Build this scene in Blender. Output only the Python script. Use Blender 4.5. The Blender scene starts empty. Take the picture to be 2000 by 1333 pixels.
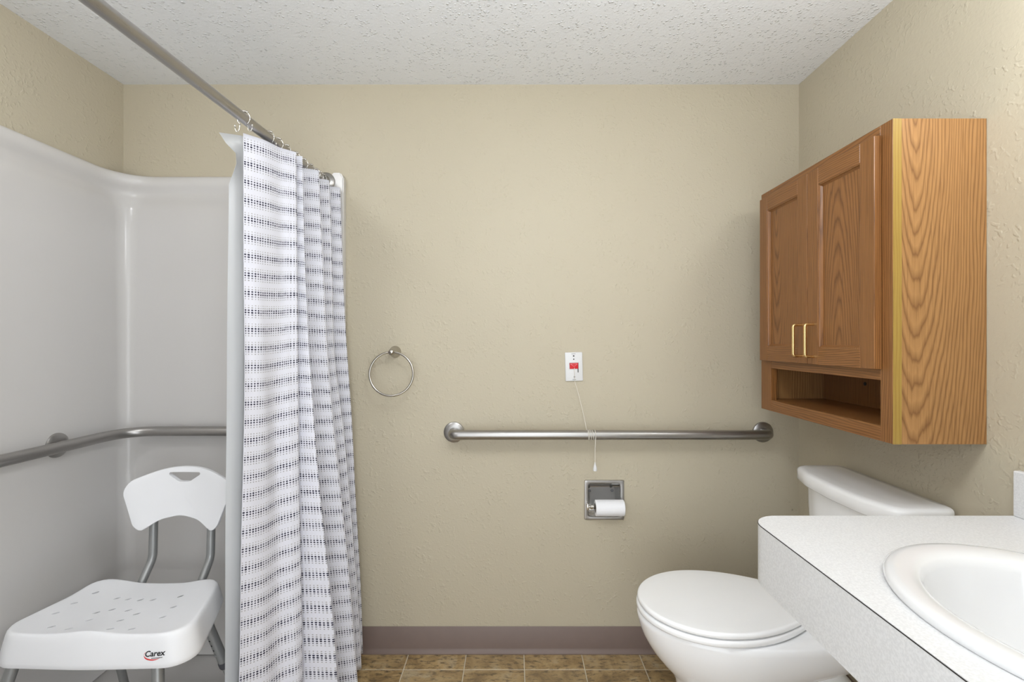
import bpy, bmesh, math, random
from mathutils import Vector, Matrix
from mathutils.bvhtree import BVHTree
random.seed(7)
PI = math.pi
scene = bpy.context.scene
COL = scene.collection

# ---------------------------------------------------------------- camera, world, exposure
CAMY, CAMZ = -1.918, 1.245
cam_data = bpy.data.cameras.new('camera')
cam_data.sensor_width = 36.0
cam_data.lens = 16.92
cam_data.shift_x = -0.0015
cam_data.shift_y = -0.00075
cam_data.clip_start = 0.02
cam = bpy.data.objects.new('camera', cam_data)
cam.location = (0, CAMY, CAMZ)
cam.rotation_euler = (PI/2, 0, 0)
COL.objects.link(cam)
scene.camera = cam

world = bpy.data.worlds.new('world')
world.use_nodes = True
world.node_tree.nodes['Background'].inputs[0].default_value = (0.90, 0.95, 1.0, 1)
world.node_tree.nodes['Background'].inputs[1].default_value = 2.85
scene.world = world
scene.view_settings.view_transform = 'Standard'
scene.view_settings.look = 'None'
scene.view_settings.exposure = 0.29
scene.view_settings.gamma = 1.0
scene.view_settings.use_curve_mapping = False
VANITY_STRENGTH = 27.0
CEILING_STRENGTH = 29.0
SHOWER_FILL_STRENGTH = 26.0

# ---------------------------------------------------------------- room measures
XL, XR, ZC = -1.555, 1.137, 2.265       # left wall, right wall, ceiling
YF = -2.12                              # wall behind the camera
SX = -0.667                             # outer edge of the shower surround

# ---------------------------------------------------------------- helpers
def link(o, parent=None):
    COL.objects.link(o)
    if parent is not None:
        o.parent = parent
    return o

def wloc(o):
    v = Vector((0, 0, 0))
    while o is not None:
        v += o.location
        o = o.parent
    return v

def mk(name, bm, mat, parent=None, loc=None, smooth=35):
    """bmesh in world coordinates -> one mesh object (origin at loc or at the parent's origin)"""
    off = wloc(parent) if parent is not None else Vector((0, 0, 0))
    if loc is not None:
        off = Vector(loc)
    bmesh.ops.translate(bm, verts=bm.verts, vec=-off)
    bmesh.ops.recalc_face_normals(bm, faces=bm.faces)
    me = bpy.data.meshes.new(name)
    bm.to_mesh(me)
    bm.free()
    if mat:
        me.materials.append(mat)
    if smooth:
        for p in me.polygons:
            p.use_smooth = True
        me.set_sharp_from_angle(angle=math.radians(smooth))
    o = bpy.data.objects.new(name, me)
    if loc is not None:
        o.location = off - (wloc(parent) if parent is not None else Vector((0, 0, 0)))
    return link(o, parent)

def tag(o, label, cat, group=None):
    o['label'] = label
    o['category'] = cat
    if group:
        o['group'] = group
    return o

def thing(name, loc, label, cat, group=None):
    o = bpy.data.objects.new(name, None)
    o.empty_display_size = 0.05
    o.location = loc
    link(o)
    return tag(o, label, cat, group)

def struct(o):
    o['kind'] = 'structure'
    return o

def box(bm, x0, x1, y0, y1, z0, z1, bev=0.0, seg=2):
    m = bmesh.ops.create_cube(bm, size=1.0)
    vs = m['verts']
    for v in vs:
        v.co = Vector(((x0+x1)/2+v.co.x*(x1-x0), (y0+y1)/2+v.co.y*(y1-y0), (z0+z1)/2+v.co.z*(z1-z0)))
    if bev > 0:
        es = list({e for v in vs for e in v.link_edges})
        bmesh.ops.bevel(bm, geom=es, offset=bev, segments=seg, profile=0.5, affect='EDGES')
    return bm

def boxo(x0, x1, y0, y1, z0, z1, bev=0.0, seg=2):
    return box(bmesh.new(), x0, x1, y0, y1, z0, z1, bev, seg)

def fillet(pts, r, n=8):
    pts = [Vector(p) for p in pts]
    out = [pts[0]]
    for i in range(1, len(pts)-1):
        a, b, c = pts[i-1], pts[i], pts[i+1]
        u, w = (a-b).normalized(), (c-b).normalized()
        ang = u.angle(w)
        if ang > PI-0.02:
            out.append(b); continue
        rr = r[i-1] if isinstance(r, (list, tuple)) else r
        t = min(rr/math.tan(ang/2), (a-b).length*0.49, (c-b).length*0.49)
        p0, p1 = b+u*t, b+w*t
        for k in range(n+1):
            s = k/n
            out.append(p0*(1-s)**2 + b*2*s*(1-s) + p1*s*s)
    out.append(pts[-1])
    return out

def tube(bm, pts, r, seg=16, closed=False, cap=True, squash=None):
    pts = [Vector(p) for p in pts]
    n = len(pts)
    rs = r if isinstance(r, (list, tuple)) else [r]*n
    tang = []
    for i in range(n):
        a = pts[(i-1) % n] if (closed or i > 0) else pts[i]
        b = pts[(i+1) % n] if (closed or i < n-1) else pts[i]
        tang.append((b-a).normalized())
    up = Vector((0, 0, 1))
    if abs(tang[0].dot(up)) > 0.9:
        up = Vector((1, 0, 0))
    nrm = (up - tang[0]*up.dot(tang[0])).normalized()
    rings = []
    for i in range(n):
        if i:
            q = tang[i-1].rotation_difference(tang[i])
            nrm = q @ nrm
            nrm = (nrm - tang[i]*nrm.dot(tang[i])).normalized()
        bn = tang[i].cross(nrm)
        rings.append([bm.verts.new(pts[i] + (nrm*math.cos(2*PI*k/seg) + bn*math.sin(2*PI*k/seg))*rs[i]) for k in range(seg)])
    m = n if closed else n-1
    for i in range(m):
        A, B = rings[i], rings[(i+1) % n]
        for k in range(seg):
            bm.faces.new((A[k], A[(k+1) % seg], B[(k+1) % seg], B[k]))
    if cap and not closed:
        bm.faces.new(list(reversed(rings[0])))
        bm.faces.new(rings[-1])
    return bm

def loft(bm, rings, cap0=True, cap1=True, closed=True):
    vr = [[bm.verts.new(p) for p in r] for r in rings]
    n = len(vr[0])
    for i in range(len(vr)-1):
        A, B = vr[i], vr[i+1]
        for k in range(n if closed else n-1):
            bm.faces.new((A[k], A[(k+1) % n], B[(k+1) % n], B[k]))
    if cap0:
        bm.faces.new(list(reversed(vr[0])))
    if cap1:
        bm.faces.new(vr[-1])
    return vr

def lathe(bm, prof, origin, axis, seg=32):
    """prof: (radius, height along axis)"""
    axis = Vector(axis).normalized()
    origin = Vector(origin)
    q = Vector((0, 0, 1)).rotation_difference(axis)
    rings = []
    for r, h in prof:
        rr = max(r, 1e-5)
        rings.append([origin + q @ Vector((rr*math.cos(2*PI*k/seg), rr*math.sin(2*PI*k/seg), h)) for k in range(seg)])
    loft(bm, rings)
    bmesh.ops.remove_doubles(bm, verts=bm.verts, dist=1e-4 if min(p[0] for p in prof) < 1e-4 else 1e-7)
    return bm

def sphere(bm, c, r, u=12, v=8):
    bmesh.ops.create_uvsphere(bm, u_segments=u, v_segments=v, radius=r, matrix=Matrix.Translation(c))
    return bm

def lerp(a, b, t): return a+(b-a)*t
def sstep(t):
    t = max(0, min(1, t)); return t*t*(3-2*t)

def round_poly(pts, radii, n=8):
    """2D closed polygon with rounded corners, list of (x, y)"""
    out = []
    m = len(pts)
    for i in range(m):
        a, b, c = Vector(pts[i-1]), Vector(pts[i]), Vector(pts[(i+1) % m])
        u, w = (a-b).normalized(), (c-b).normalized()
        ang = u.angle(w)
        r = radii[i]
        t = min(r/math.tan(ang/2), (a-b).length*.49, (c-b).length*.49)
        r = t*math.tan(ang/2)
        cen = b + (u+w).normalized()*(r/math.sin(ang/2))
        p0, p1 = b+u*t, b+w*t
        a0 = math.atan2(p0.y-cen.y, p0.x-cen.x)
        a1 = math.atan2(p1.y-cen.y, p1.x-cen.x)
        d = (a1-a0+PI) % (2*PI)-PI
        for k in range(n+1):
            t_ = a0+d*k/n
            out.append((cen.x+r*math.cos(t_), cen.y+r*math.sin(t_)))
    return out

def resample(poly, n, closed=True):
    P = [Vector(p) for p in poly]
    if closed: P = P+[P[0]]
    L = [0]
    for i in range(1, len(P)): L.append(L[-1]+(P[i]-P[i-1]).length)
    out = []
    j = 0
    for k in range(n):
        t = L[-1]*k/(n if closed else n-1)
        while j < len(L)-2 and L[j+1] < t: j += 1
        s = (t-L[j])/max(L[j+1]-L[j], 1e-9)
        out.append(P[j].lerp(P[j+1], min(s, 1)))
    return out

def bool_cut(name, bm, cut, mat, parent, smooth=35):
    a = mk('tmp_a', bm, None, None, smooth=0)
    b = mk('tmp_b', cut, None, None, smooth=0)
    md = a.modifiers.new('b', 'BOOLEAN'); md.object = b; md.operation = 'DIFFERENCE'; md.solver = 'EXACT'
    dg = bpy.context.evaluated_depsgraph_get()
    me = bpy.data.meshes.new_from_object(a.evaluated_get(dg))
    out = bmesh.new(); out.from_mesh(me)
    bpy.data.objects.remove(a); bpy.data.objects.remove(b); bpy.data.meshes.remove(me)
    return mk(name, out, mat, parent, smooth=smooth)

# ---------------------------------------------------------------- materials
class NT:
    def __init__(s, name):
        s.m = bpy.data.materials.new(name); s.m.use_nodes = True
        s.t = s.m.node_tree; s.n = s.t.nodes; s.b = s.n['Principled BSDF']; s.out = s.n['Material Output']
    def new(s, typ, **kw):
        n = s.n.new(typ)
        for k, v in kw.items(): setattr(n, k, v)
        return n
    def l(s, a, b): s.t.links.new(a, b)
    def val(s, sock, v):
        if hasattr(v, 'is_output'): s.l(v, sock)
        else: sock.default_value = v
    def math(s, op, a, b=0.0, c=None):
        n = s.new('ShaderNodeMath', operation=op)
        s.val(n.inputs[0], a); s.val(n.inputs[1], b)
        if c is not None: s.val(n.inputs[2], c)
        return n.outputs[0]
    def obj(s): return s.new('ShaderNodeTexCoord').outputs['Object']
    def sep(s, v):
        n = s.new('ShaderNodeSeparateXYZ'); s.l(v, n.inputs[0]); return n.outputs
    def noise(s, vec, scale, detail=3, rough=0.55, out='Fac', dist=0.0):
        n = s.new('ShaderNodeTexNoise')
        s.l(vec, n.inputs['Vector']); n.inputs['Scale'].default_value = scale
        n.inputs['Detail'].default_value = detail; n.inputs['Roughness'].default_value = rough
        n.inputs['Distortion'].default_value = dist
        return n.outputs[out]
    def mapping(s, vec, scale=(1, 1, 1), loc=(0, 0, 0), rot=(0, 0, 0)):
        n = s.new('ShaderNodeMapping'); s.l(vec, n.inputs[0])
        n.inputs['Scale'].default_value = scale; n.inputs['Location'].default_value = loc; n.inputs['Rotation'].default_value = rot
        return n.outputs[0]
    def ramp(s, fac, stops, interp='LINEAR'):
        n = s.new('ShaderNodeValToRGB'); s.l(fac, n.inputs[0])
        n.color_ramp.interpolation = interp
        e = n.color_ramp.elements
        while len(e) < len(stops): e.new(0.5)
        for i, (p, c) in enumerate(stops):
            e[i].position = p; e[i].color = c if len(c) == 4 else (*c, 1)
        return n.outputs[0]
    def mix(s, fac, a, b, blend='MIX'):
        n = s.new('ShaderNodeMix', data_type='RGBA', blend_type=blend)
        s.val(n.inputs[0], fac)
        for k, v in ((6, a), (7, b)):
            if hasattr(v, 'is_output'): s.l(v, n.inputs[k])
            else: n.inputs[k].default_value = v if len(v) == 4 else (*v, 1)
        return n.outputs[2]
    def bump(s, h, strength, dist):
        n = s.new('ShaderNodeBump'); s.l(h, n.inputs['Height'])
        n.inputs['Strength'].default_value = strength; n.inputs['Distance'].default_value = dist
        s.l(n.outputs[0], s.b.inputs['Normal'])
    def base(s, c):
        if hasattr(c, 'is_output'): s.l(c, s.b.inputs['Base Color'])
        else: s.b.inputs['Base Color'].default_value = (*c, 1)
    def set(s, rough=0.5, metal=0.0, spec=0.5, coat=0.0):
        s.val(s.b.inputs['Roughness'], rough); s.b.inputs['Metallic'].default_value = metal
        s.b.inputs['Specular IOR Level'].default_value = spec; s.b.inputs['Coat Weight'].default_value = coat
        return s.m

def plain(name, c, rough=0.5, metal=0.0, spec=0.5, coat=0.0, var=0.04, vs=20):
    t = NT(name)
    n = t.noise(t.obj(), vs, 2)
    t.base(t.mix(n, tuple(x*(1-var) for x in c), tuple(min(1, x*(1+var)) for x in c)))
    return t.set(rough, metal, spec, coat)

def wall_paint():
    t = NT('beige_wall_paint')
    p = t.new('ShaderNodeNewGeometry').outputs['Position']
    big = t.noise(p, 1.7, 2)
    t.base(t.mix(big, (0.485, 0.432, 0.325), (0.515, 0.462, 0.350)))
    # knockdown texture: sparse flattened splats + fine orange peel
    w = t.noise(p, 9, 2, out='Color')
    pv = t.new('ShaderNodeVectorMath', operation='MULTIPLY_ADD')
    t.l(w, pv.inputs[0]); pv.inputs[1].default_value = (0.03, 0.03, 0.03); t.l(p, pv.inputs[2])
    sp = t.noise(pv.outputs[0], 80, 1.2, 0.5)
    spl = t.ramp(sp, [(0.53, (0, 0, 0)), (0.70, (1, 1, 1))])
    mask = t.ramp(t.noise(p, 12, 2), [(0.42, (0, 0, 0)), (0.62, (1, 1, 1))])
    fine = t.noise(p, 130, 2)
    h = t.math('ADD', t.math('MULTIPLY', spl, t.math('MULTIPLY_ADD', mask, 0.8, 0.12)), t.math('MULTIPLY', fine, 0.45))
    t.bump(h, 0.65, 0.0018)
    return t.set(0.5, 0, 0.35)

def ceiling_paint():
    t = NT('white_popcorn_ceiling')
    p = t.new('ShaderNodeNewGeometry').outputs['Position']
    v = t.new('ShaderNodeTexVoronoi'); t.l(p, v.inputs['Vector']); v.inputs['Scale'].default_value = 92
    v.inputs['Randomness'].default_value = 1.0
    g = t.ramp(v.outputs['Distance'], [(0.0, (1, 1, 1)), (0.42, (0, 0, 0))])
    m = t.ramp(t.noise(p, 40, 2), [(0.45, (0, 0, 0)), (0.6, (1, 1, 1))])
    fine = t.noise(p, 110, 3, 0.6)
    h = t.math('ADD', t.math('MULTIPLY', g, m), t.math('MULTIPLY', fine, 0.35))
    t.bump(h, 0.8, 0.0055)
    t.base((0.84, 0.855, 0.875))
    return t.set(0.8, 0, 0.2)

def slate_tile():
    t = NT('brown_slate_vinyl')
    oi = t.new('ShaderNodeObjectInfo')
    tc = t.obj()
    off = t.new('ShaderNodeVectorMath', operation='ADD')
    sc = t.new('ShaderNodeVectorMath', operation='SCALE'); t.l(oi.outputs['Location'], sc.inputs[0]); sc.inputs['Scale'].default_value = 3.7
    t.l(tc, off.inputs[0]); t.l(sc.outputs[0], off.inputs[1])
    p = off.outputs[0]
    a = t.noise(p, 9, 5, 0.65, dist=0.8)
    b = t.noise(t.mapping(p, (1, 2.2, 1)), 30, 4, 0.7)
    c1 = t.ramp(a, [(0.25, (0.13, 0.085, 0.04)), (0.42, (0.31, 0.205, 0.09)), (0.55, (0.46, 0.32, 0.15)), (0.72, (0.50, 0.41, 0.27))])
    c2 = t.mix(t.ramp(b, [(0.35, (1, 1, 1)), (0.5, (0, 0, 0))]), c1, (0.10, 0.07, 0.04))
    c3 = t.mix(t.math('MULTIPLY', oi.outputs['Random'], 0.35), c2, (0.30, 0.23, 0.14))
    t.base(c3)
    t.bump(t.math('ADD', a, t.math('MULTIPLY', b, 0.4)), 0.35, 0.002)
    return t.set(0.42, 0, 0.45)

def brushed(name, c, rough=0.3, axis=0):
    t = NT(name)
    s = [90, 90, 90]; s[axis] = 2
    n = t.noise(t.mapping(t.obj(), tuple(s)), 6, 3)
    t.base(t.mix(n, tuple(x*.92 for x in c), tuple(min(1, x*1.06) for x in c)))
    t.l(t.math('MULTIPLY_ADD', n, 0.14, rough-0.07), t.b.inputs['Roughness'])
    t.b.inputs['Metallic'].default_value = 1.0
    return t.m

def oak(name, grain='z', aoff=0.0, c0=0.02, slope=0.06, zoff=0.0, ring=0.0065, light=(0.50, 0.27, 0.095), dark=(0.25, 0.115, 0.034), seed=0.0, rough=0.32):
    """plain-sawn oak: tilted growth rings cut by the face give cathedral arches along the grain"""
    t = NT(name)
    p = t.obj()
    x, y, z = t.sep(p)
    if grain == 'z':
        al, ac = z, t.math('ADD', x, y)
        st = (1, 1, 0.12); pore = (420, 420, 9)
    else:
        al, ac = y, t.math('ADD', z, x)
        st = (1, 0.12, 1); pore = (420, 9, 420)
    n1 = t.noise(t.mapping(p, st, (seed, seed*1.3, seed*.7)), 14, 2, 0.5)
    ac2 = t.math('ADD', t.math('SUBTRACT', ac, aoff), t.math('MULTIPLY', t.math('SUBTRACT', n1, 0.5), 0.035))
    b = t.math('MULTIPLY_ADD', t.math('SUBTRACT', al, zoff), slope, c0)
    r = t.math('SQRT', t.math('ADD', t.math('MULTIPLY', ac2, ac2), t.math('MULTIPLY', b, b)))
    n2 = t.noise(t.mapping(p, st, (seed+5, seed, 2)), 60, 2)
    ph = t.math('ADD', t.math('DIVIDE', r, ring), t.math('MULTIPLY', n2, 0.9))
    f = t.math('FRACT', ph)
    band = t.ramp(f, [(0.0, (0, 0, 0)), (0.18, (0.75, 0.75, 0.75)), (0.6, (1, 1, 1)), (0.9, (0.35, 0.35, 0.35)), (1.0, (0, 0, 0))])
    po = t.ramp(t.noise(t.mapping(p, pore), 1, 2), [(0.36, (0, 0, 0)), (0.5, (1, 1, 1))])
    fine = t.math('MULTIPLY', t.math('MULTIPLY_ADD', band, 0.72, 0.28), t.math('MULTIPLY_ADD', po, 0.35, 0.65))
    col = t.mix(fine, dark, light)
    t.base(col)
    t.bump(fine, 0.12, 0.0006)
    return t.set(rough, 0, 0.32, 0.04)

def curtain_fabric():
    t = NT('white_dotted_curtain_fabric')
    uv = t.new('ShaderNodeUVMap'); uv.uv_map = 'UVMap'
    u, v, _ = t.sep(uv.outputs[0])
    PER, RS, CS = 0.0524, 0.0068, 0.0082
    vm = t.math('FLOORED_MODULO', v, PER)
    r = t.math('DIVIDE', vm, RS)
    ri = t.math('FLOOR', r)
    rf = t.math('SUBTRACT', t.math('FRACT', r), 0.5)
    cu = t.math('DIVIDE', u, CS)
    ci = t.math('FLOOR', cu)
    cf = t.math('SUBTRACT', t.math('FRACT', cu), 0.5)
    cell = t.new('ShaderNodeCombineXYZ'); t.l(ci, cell.inputs[0]); t.l(t.math('FLOOR', t.math('DIVIDE', v, RS)), cell.inputs[1])
    wn = t.new('ShaderNodeTexWhiteNoise', noise_dimensions='2D'); t.l(cell.outputs[0], wn.inputs['Vector'])
    d = t.math('SQRT', t.math('ADD', t.math('MULTIPLY', rf, rf), t.math('MULTIPLY', cf, t.math('MULTIPLY', cf, 1.25))))
    q = t.math('DIVIDE', t.math('ADD', ri, 0.5), 8.0)
    rad = t.ramp(q, [(0, (0.30,)*3), (0.125, (0.36,)*3), (0.25, (0.42,)*3), (0.375, (0.41,)*3), (0.5, (0.33,)*3), (0.625, (0.28,)*3), (0.75, (0, 0, 0))], 'CONSTANT')
    colr = t.ramp(q, [(0, (0.42, 0.41, 0.41)), (0.125, (0.25, 0.25, 0.28)), (0.25, (0.022, 0.022, 0.05)), (0.375, (0.022, 0.022, 0.05)), (0.5, (0.38, 0.37, 0.37)), (0.625, (0.46, 0.44, 0.43)), (0.75, (0.8, 0.8, 0.85))], 'CONSTANT')
    rj = t.math('MULTIPLY', rad, t.math('MULTIPLY_ADD', wn.outputs['Value'], 0.3, 0.82))
    m = t.math('MULTIPLY', t.math('SUBTRACT', rj, d), 9.0)
    m = t.math('MINIMUM', t.math('MAXIMUM', m, 0.0), 1.0)
    m = t.math('MULTIPLY', m, t.math('LESS_THAN', ri, 5.5))
    t.base(t.mix(m, (0.77, 0.77, 0.83), colr))
    t.set(0.75, 0, 0.2)
    tr = t.new('ShaderNodeBsdfTranslucent'); tr.inputs[0].default_value = (0.8, 0.8, 0.84, 1)
    mx = t.new('ShaderNodeMixShader'); mx.inputs[0].default_value = 0.14
    t.l(t.b.outputs[0], mx.inputs[1]); t.l(tr.outputs[0], mx.inputs[2]); t.l(mx.outputs[0], t.out.inputs[0])
    return t.m

def liner_vinyl():
    t = NT('translucent_vinyl_liner')
    n = t.noise(t.mapping(t.obj(), (14, 14, 1.5)), 3, 2)
    t.base(t.mix(n, (0.74, 0.75, 0.75), (0.82, 0.82, 0.82)))
    t.set(0.35, 0, 0.4)
    tr = t.new('ShaderNodeBsdfTranslucent'); tr.inputs[0].default_value = (0.8, 0.81, 0.81, 1)
    mx = t.new('ShaderNodeMixShader'); mx.inputs[0].default_value = 0.35
    t.l(t.b.outputs[0], mx.inputs[1]); t.l(tr.outputs[0], mx.inputs[2])
    tp = t.new('ShaderNodeBsdfTransparent')
    m2 = t.new('ShaderNodeMixShader'); m2.inputs[0].default_value = 0.10
    t.l(mx.outputs[0], m2.inputs[1]); t.l(tp.outputs[0], m2.inputs[2]); t.l(m2.outputs[0], t.out.inputs[0])
    return t.m

def laminate():
    t = NT('white_speckled_laminate')
    p = t.obj()
    n = t.noise(p, 260, 2, 0.6)
    t.base(t.mix(t.ramp(n, [(0.4, (0, 0, 0)), (0.6, (1, 1, 1))]), (0.66, 0.66, 0.66), (0.73, 0.73, 0.73)))
    t.bump(n, 0.3, 0.0008)
    return t.set(0.42, 0, 0.4)

def emit(name, c, s):
    t = NT(name)
    t.base((0.9, 0.9, 0.88))
    t.b.inputs['Emission Color'].default_value = (*c, 1)
    t.b.inputs['Emission Strength'].default_value = s
    return t.m

M = dict(
    wall=wall_paint(), ceiling=ceiling_paint(), tile=slate_tile(),
    grout=plain('tan_grout', (0.58, 0.52, 0.40), 0.7),
    cove=plain('mauve_brown_vinyl_base', (0.175, 0.125, 0.105), 0.45, var=0.06),
    acrylic=plain('white_shower_acrylic', (0.62, 0.60, 0.58), 0.22, spec=0.4, var=0.015, vs=3),
    porcelain=plain('white_porcelain', (0.75, 0.75, 0.755), 0.08, spec=0.5, coat=0.3, var=0.008),
    toilet=plain('white_toilet_porcelain', (0.90, 0.90, 0.905), 0.08, spec=0.5, coat=0.3, var=0.008),
    toiletseat=plain('white_toilet_plastic', (0.90, 0.90, 0.90), 0.16, spec=0.5, var=0.008),
    chair=plain('white_chair_plastic', (0.79, 0.79, 0.805), 0.42, spec=0.4, var=0.012),
    greytube=plain('grey_anodised_tube', (0.33, 0.335, 0.33), 0.42, metal=0.55, var=0.03),
    rubber=plain('dark_grey_plastic', (0.07, 0.07, 0.08), 0.55),
    black=plain('black_plastic', (0.01, 0.01, 0.012), 0.5),
    steel=brushed('brushed_stainless', (0.40, 0.387, 0.372), 0.36, 0),
    steel_y=brushed('brushed_stainless_rod', (0.42, 0.405, 0.39), 0.30, 1),
    nickel=brushed('satin_nickel', (0.5, 0.475, 0.43), 0.24, 2),
    chrome=plain('polished_steel', (0.72, 0.71, 0.69), 0.14, metal=1.0, var=0.03),
    brass=plain('polished_brass', (0.86, 0.62, 0.28), 0.2, metal=1.0),
    plate=plain('white_switch_plastic', (0.70, 0.70, 0.70), 0.35, var=0.01),
    red=plain('red_plastic', (0.62, 0.012, 0.02), 0.6),
    redline=plain('pale_red_mark', (0.75, 0.25, 0.26), 0.4),
    cord=plain('off_white_cord', (0.72, 0.68, 0.60), 0.7),
    paper=plain('white_tissue_paper', (0.86, 0.86, 0.88), 0.9, spec=0.1, var=0.02, vs=200),
    card=plain('grey_cardboard', (0.30, 0.27, 0.23), 0.9),
    laminate=laminate(), seam=plain('dark_seam', (0.02, 0.018, 0.015), 0.7),
    curtain=curtain_fabric(), liner=liner_vinyl(),
    logo_black=plain('black_print', (0.01, 0.01, 0.012), 0.4), logo_red=plain('red_print', (0.65, 0.02, 0.02), 0.4),
    mark=plain('grey_print', (0.12, 0.12, 0.12), 0.6),
)
OAK_SHADE_L, OAK_SHADE_D = (0.285, 0.124, 0.039), (0.092, 0.034, 0.010)  # cabinet front oak: darker copy of the side's, shade put into the colour

# ================================================================ STRUCTURE
T = 0.1
# floor: grout bed with proud vinyl tiles (0.2286 m grid)
floor = struct(mk('floor', boxo(XL, XR, YF, 0.0, -T, -0.0012), M['grout'], smooth=0))
TS, G = 0.2286, 0.0035
gx0, gy0 = 0.041, -0.100
def tile_edges(lo, hi, o):
    k0 = math.floor((lo-o)/TS); out = [lo]
    k = k0+1
    while o+k*TS < hi-1e-6:
        if o+k*TS > lo+1e-6: out.append(o+k*TS)
        k += 1
    out.append(hi)
    return out
tile_meshes = {}
xe, ye = tile_edges(SX+0.004, XR, gx0), tile_edges(YF, 0.0, gy0)
for i in range(len(xe)-1):
    for j in range(len(ye)-1):
        w, h = round(xe[i+1]-xe[i]-G, 5), round(ye[j+1]-ye[j]-G, 5)
        if w < 0.01 or h < 0.01: continue
        key = (w, h)
        if key not in tile_meshes:
            o = mk('tile', boxo(-w/2, w/2, -h/2, h/2, -0.004, 0.0, 0.0012, 1), M['tile'], floor)
            tile_meshes[key] = o.data
        else:
            o = link(bpy.data.objects.new('tile', tile_meshes[key]), floor)
        o.location = ((xe[i]+xe[i+1])/2, (ye[j]+ye[j+1])/2, 0)
struct(mk('ceiling', boxo(XL-T, XR+T, YF-T, T, ZC, ZC+T), M['ceiling'], smooth=0))
# back wall with a hole for the recessed paper holder
HX0, HX1, HZ0, HZ1 = 0.292, 0.430, 0.540, 0.678
bm = bmesh.new()
box(bm, XL-T, HX0, 0, T, -T, ZC); box(bm, HX1, XR+T, 0, T, -T, ZC)
box(bm, HX0, HX1, 0, T, -T, HZ0); box(bm, HX0, HX1, 0, T, HZ1, ZC)
struct(mk('wall_back', bm, M['wall'], smooth=0))
struct(mk('wall_left', boxo(XL-T, XL, YF, 0, -T, ZC), M['wall'], smooth=0))
struct(mk('wall_right', boxo(XR, XR+T, YF, 0, -T, ZC), M['wall'], smooth=0))
# wall behind the camera; unseen wide doorway added to let in fill light
DW0, DW1, DH = -0.62, 0.50, 2.06
bm = bmesh.new()
box(bm, XL-T, DW0, YF-T, YF, -T, ZC); box(bm, DW1, XR+T, YF-T, YF, -T, ZC); box(bm, DW0, DW1, YF-T, YF, DH, ZC)
struct(mk('wall_front', bm, M['wall'], smooth=0))
# cove base
def cove(name, fn, L0, L1):
    prof = [(0, 0.104), (0.002, 0.105), (0.0035, 0.103), (0.0035, 0.020), (0.006, 0.012), (0.011, 0.006), (0.015, 0.003), (0.015, 0.0004), (0, 0.0004)]
    b = bmesh.new()
    loft(b, [[fn(L0, o, z) for o, z in prof], [fn(L1, o, z) for o, z in prof]])
    return struct(mk(name, b, M['cove'], smooth=50))
cove('baseboard_back', lambda l, o, z: (l, -o, z), SX+0.002, XR)
cove('baseboard_right', lambda l, o, z: (XR-o, l, z), YF, -0.016)
cove('baseboard_front', lambda l, o, z: (l, YF+o, z), DW1, XR-0.016)

# ================================================================ SHOWER
root = thing('shower_surround', (-1.1, -0.75, 0.0), 'glossy white moulded shower surround lining the left corner walls', 'shower')
prof = [(0.000, 1.892, .13), (0.008, 1.894, .13), (0.017, 1.890, .125), (0.024, 1.880, .12), (0.027, 1.866, .115), (0.026, 1.852, .11), (0.021, 1.841, .10), (0.016, 1.829, .095), (0.0150, 1.818, .09),
        (0.018, 1.805, .085), (0.025, 1.789, .075), (0.032, 1.774, .065), (0.036, 1.755, .055), (0.037, 1.70, .05), (0.037, 1.55, .05), (0.037, 1.2, .045), (0.038, .9, .045), (0.040, .40, .045),
        (0.039, .375, .045), (0.033, .355, .045), (0.031, .34, .045), (0.031, .10, .045), (0.034, .06, .05), (0.05, .024, .06)]
bm = bmesh.new()
rings = []
for o, z, r in prof:
    r_ = r
    ring = [Vector((XL+o, y, z)) for y in (YF+0.002, -1.7, -1.3, -1.0, -0.7, -0.45, -0.3)]
    cx, cy = XL+o+r_, -o-r_
    for k in range(13):
        a = PI - (PI/2)*k/12
        ring.append(Vector((cx+r_*math.cos(a), cy+r_*math.sin(a), z)))
    ring += [Vector((x, -o, z)) for x in (-1.30, -1.1, -0.9, -0.70)]
    rings.append(ring)
loft(bm, rings, False, False, closed=False)
mk('wall_panel', bm, M['acrylic'], root, smooth=60)
# front jamb with chamfered head
bm = bmesh.new()
ol = [(-0.712, 0.0), (SX, 0.0), (SX, 1.882), (SX-0.012, 1.903), (-0.712, 1.903)]
loft(bm, [[Vector((x, 0.0, z)) for x, z in ol], [Vector((x, -0.032, z)) for x, z in ol]])
bmesh.ops.bevel(bm, geom=bm.edges[:], offset=0.004, segments=2, affect='EDGES')
mk('jamb', bm, M['acrylic'], root, smooth=40)
mk('shower_floor', boxo(XL+0.03, SX, YF+0.002, -0.03, 0.0, 0.022, 0.006), M['acrylic'], root)
bm = boxo(-0.712, SX, YF+0.002, -0.034, 0.018, 0.03, 0.005)
mk('threshold', bm, M['acrylic'], root)
bm = boxo(XL+0.03, SX, YF+0.001, YF+0.031, 0.0, 1.89, 0.006)
mk('end_panel', bm, M['acrylic'], root)

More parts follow.
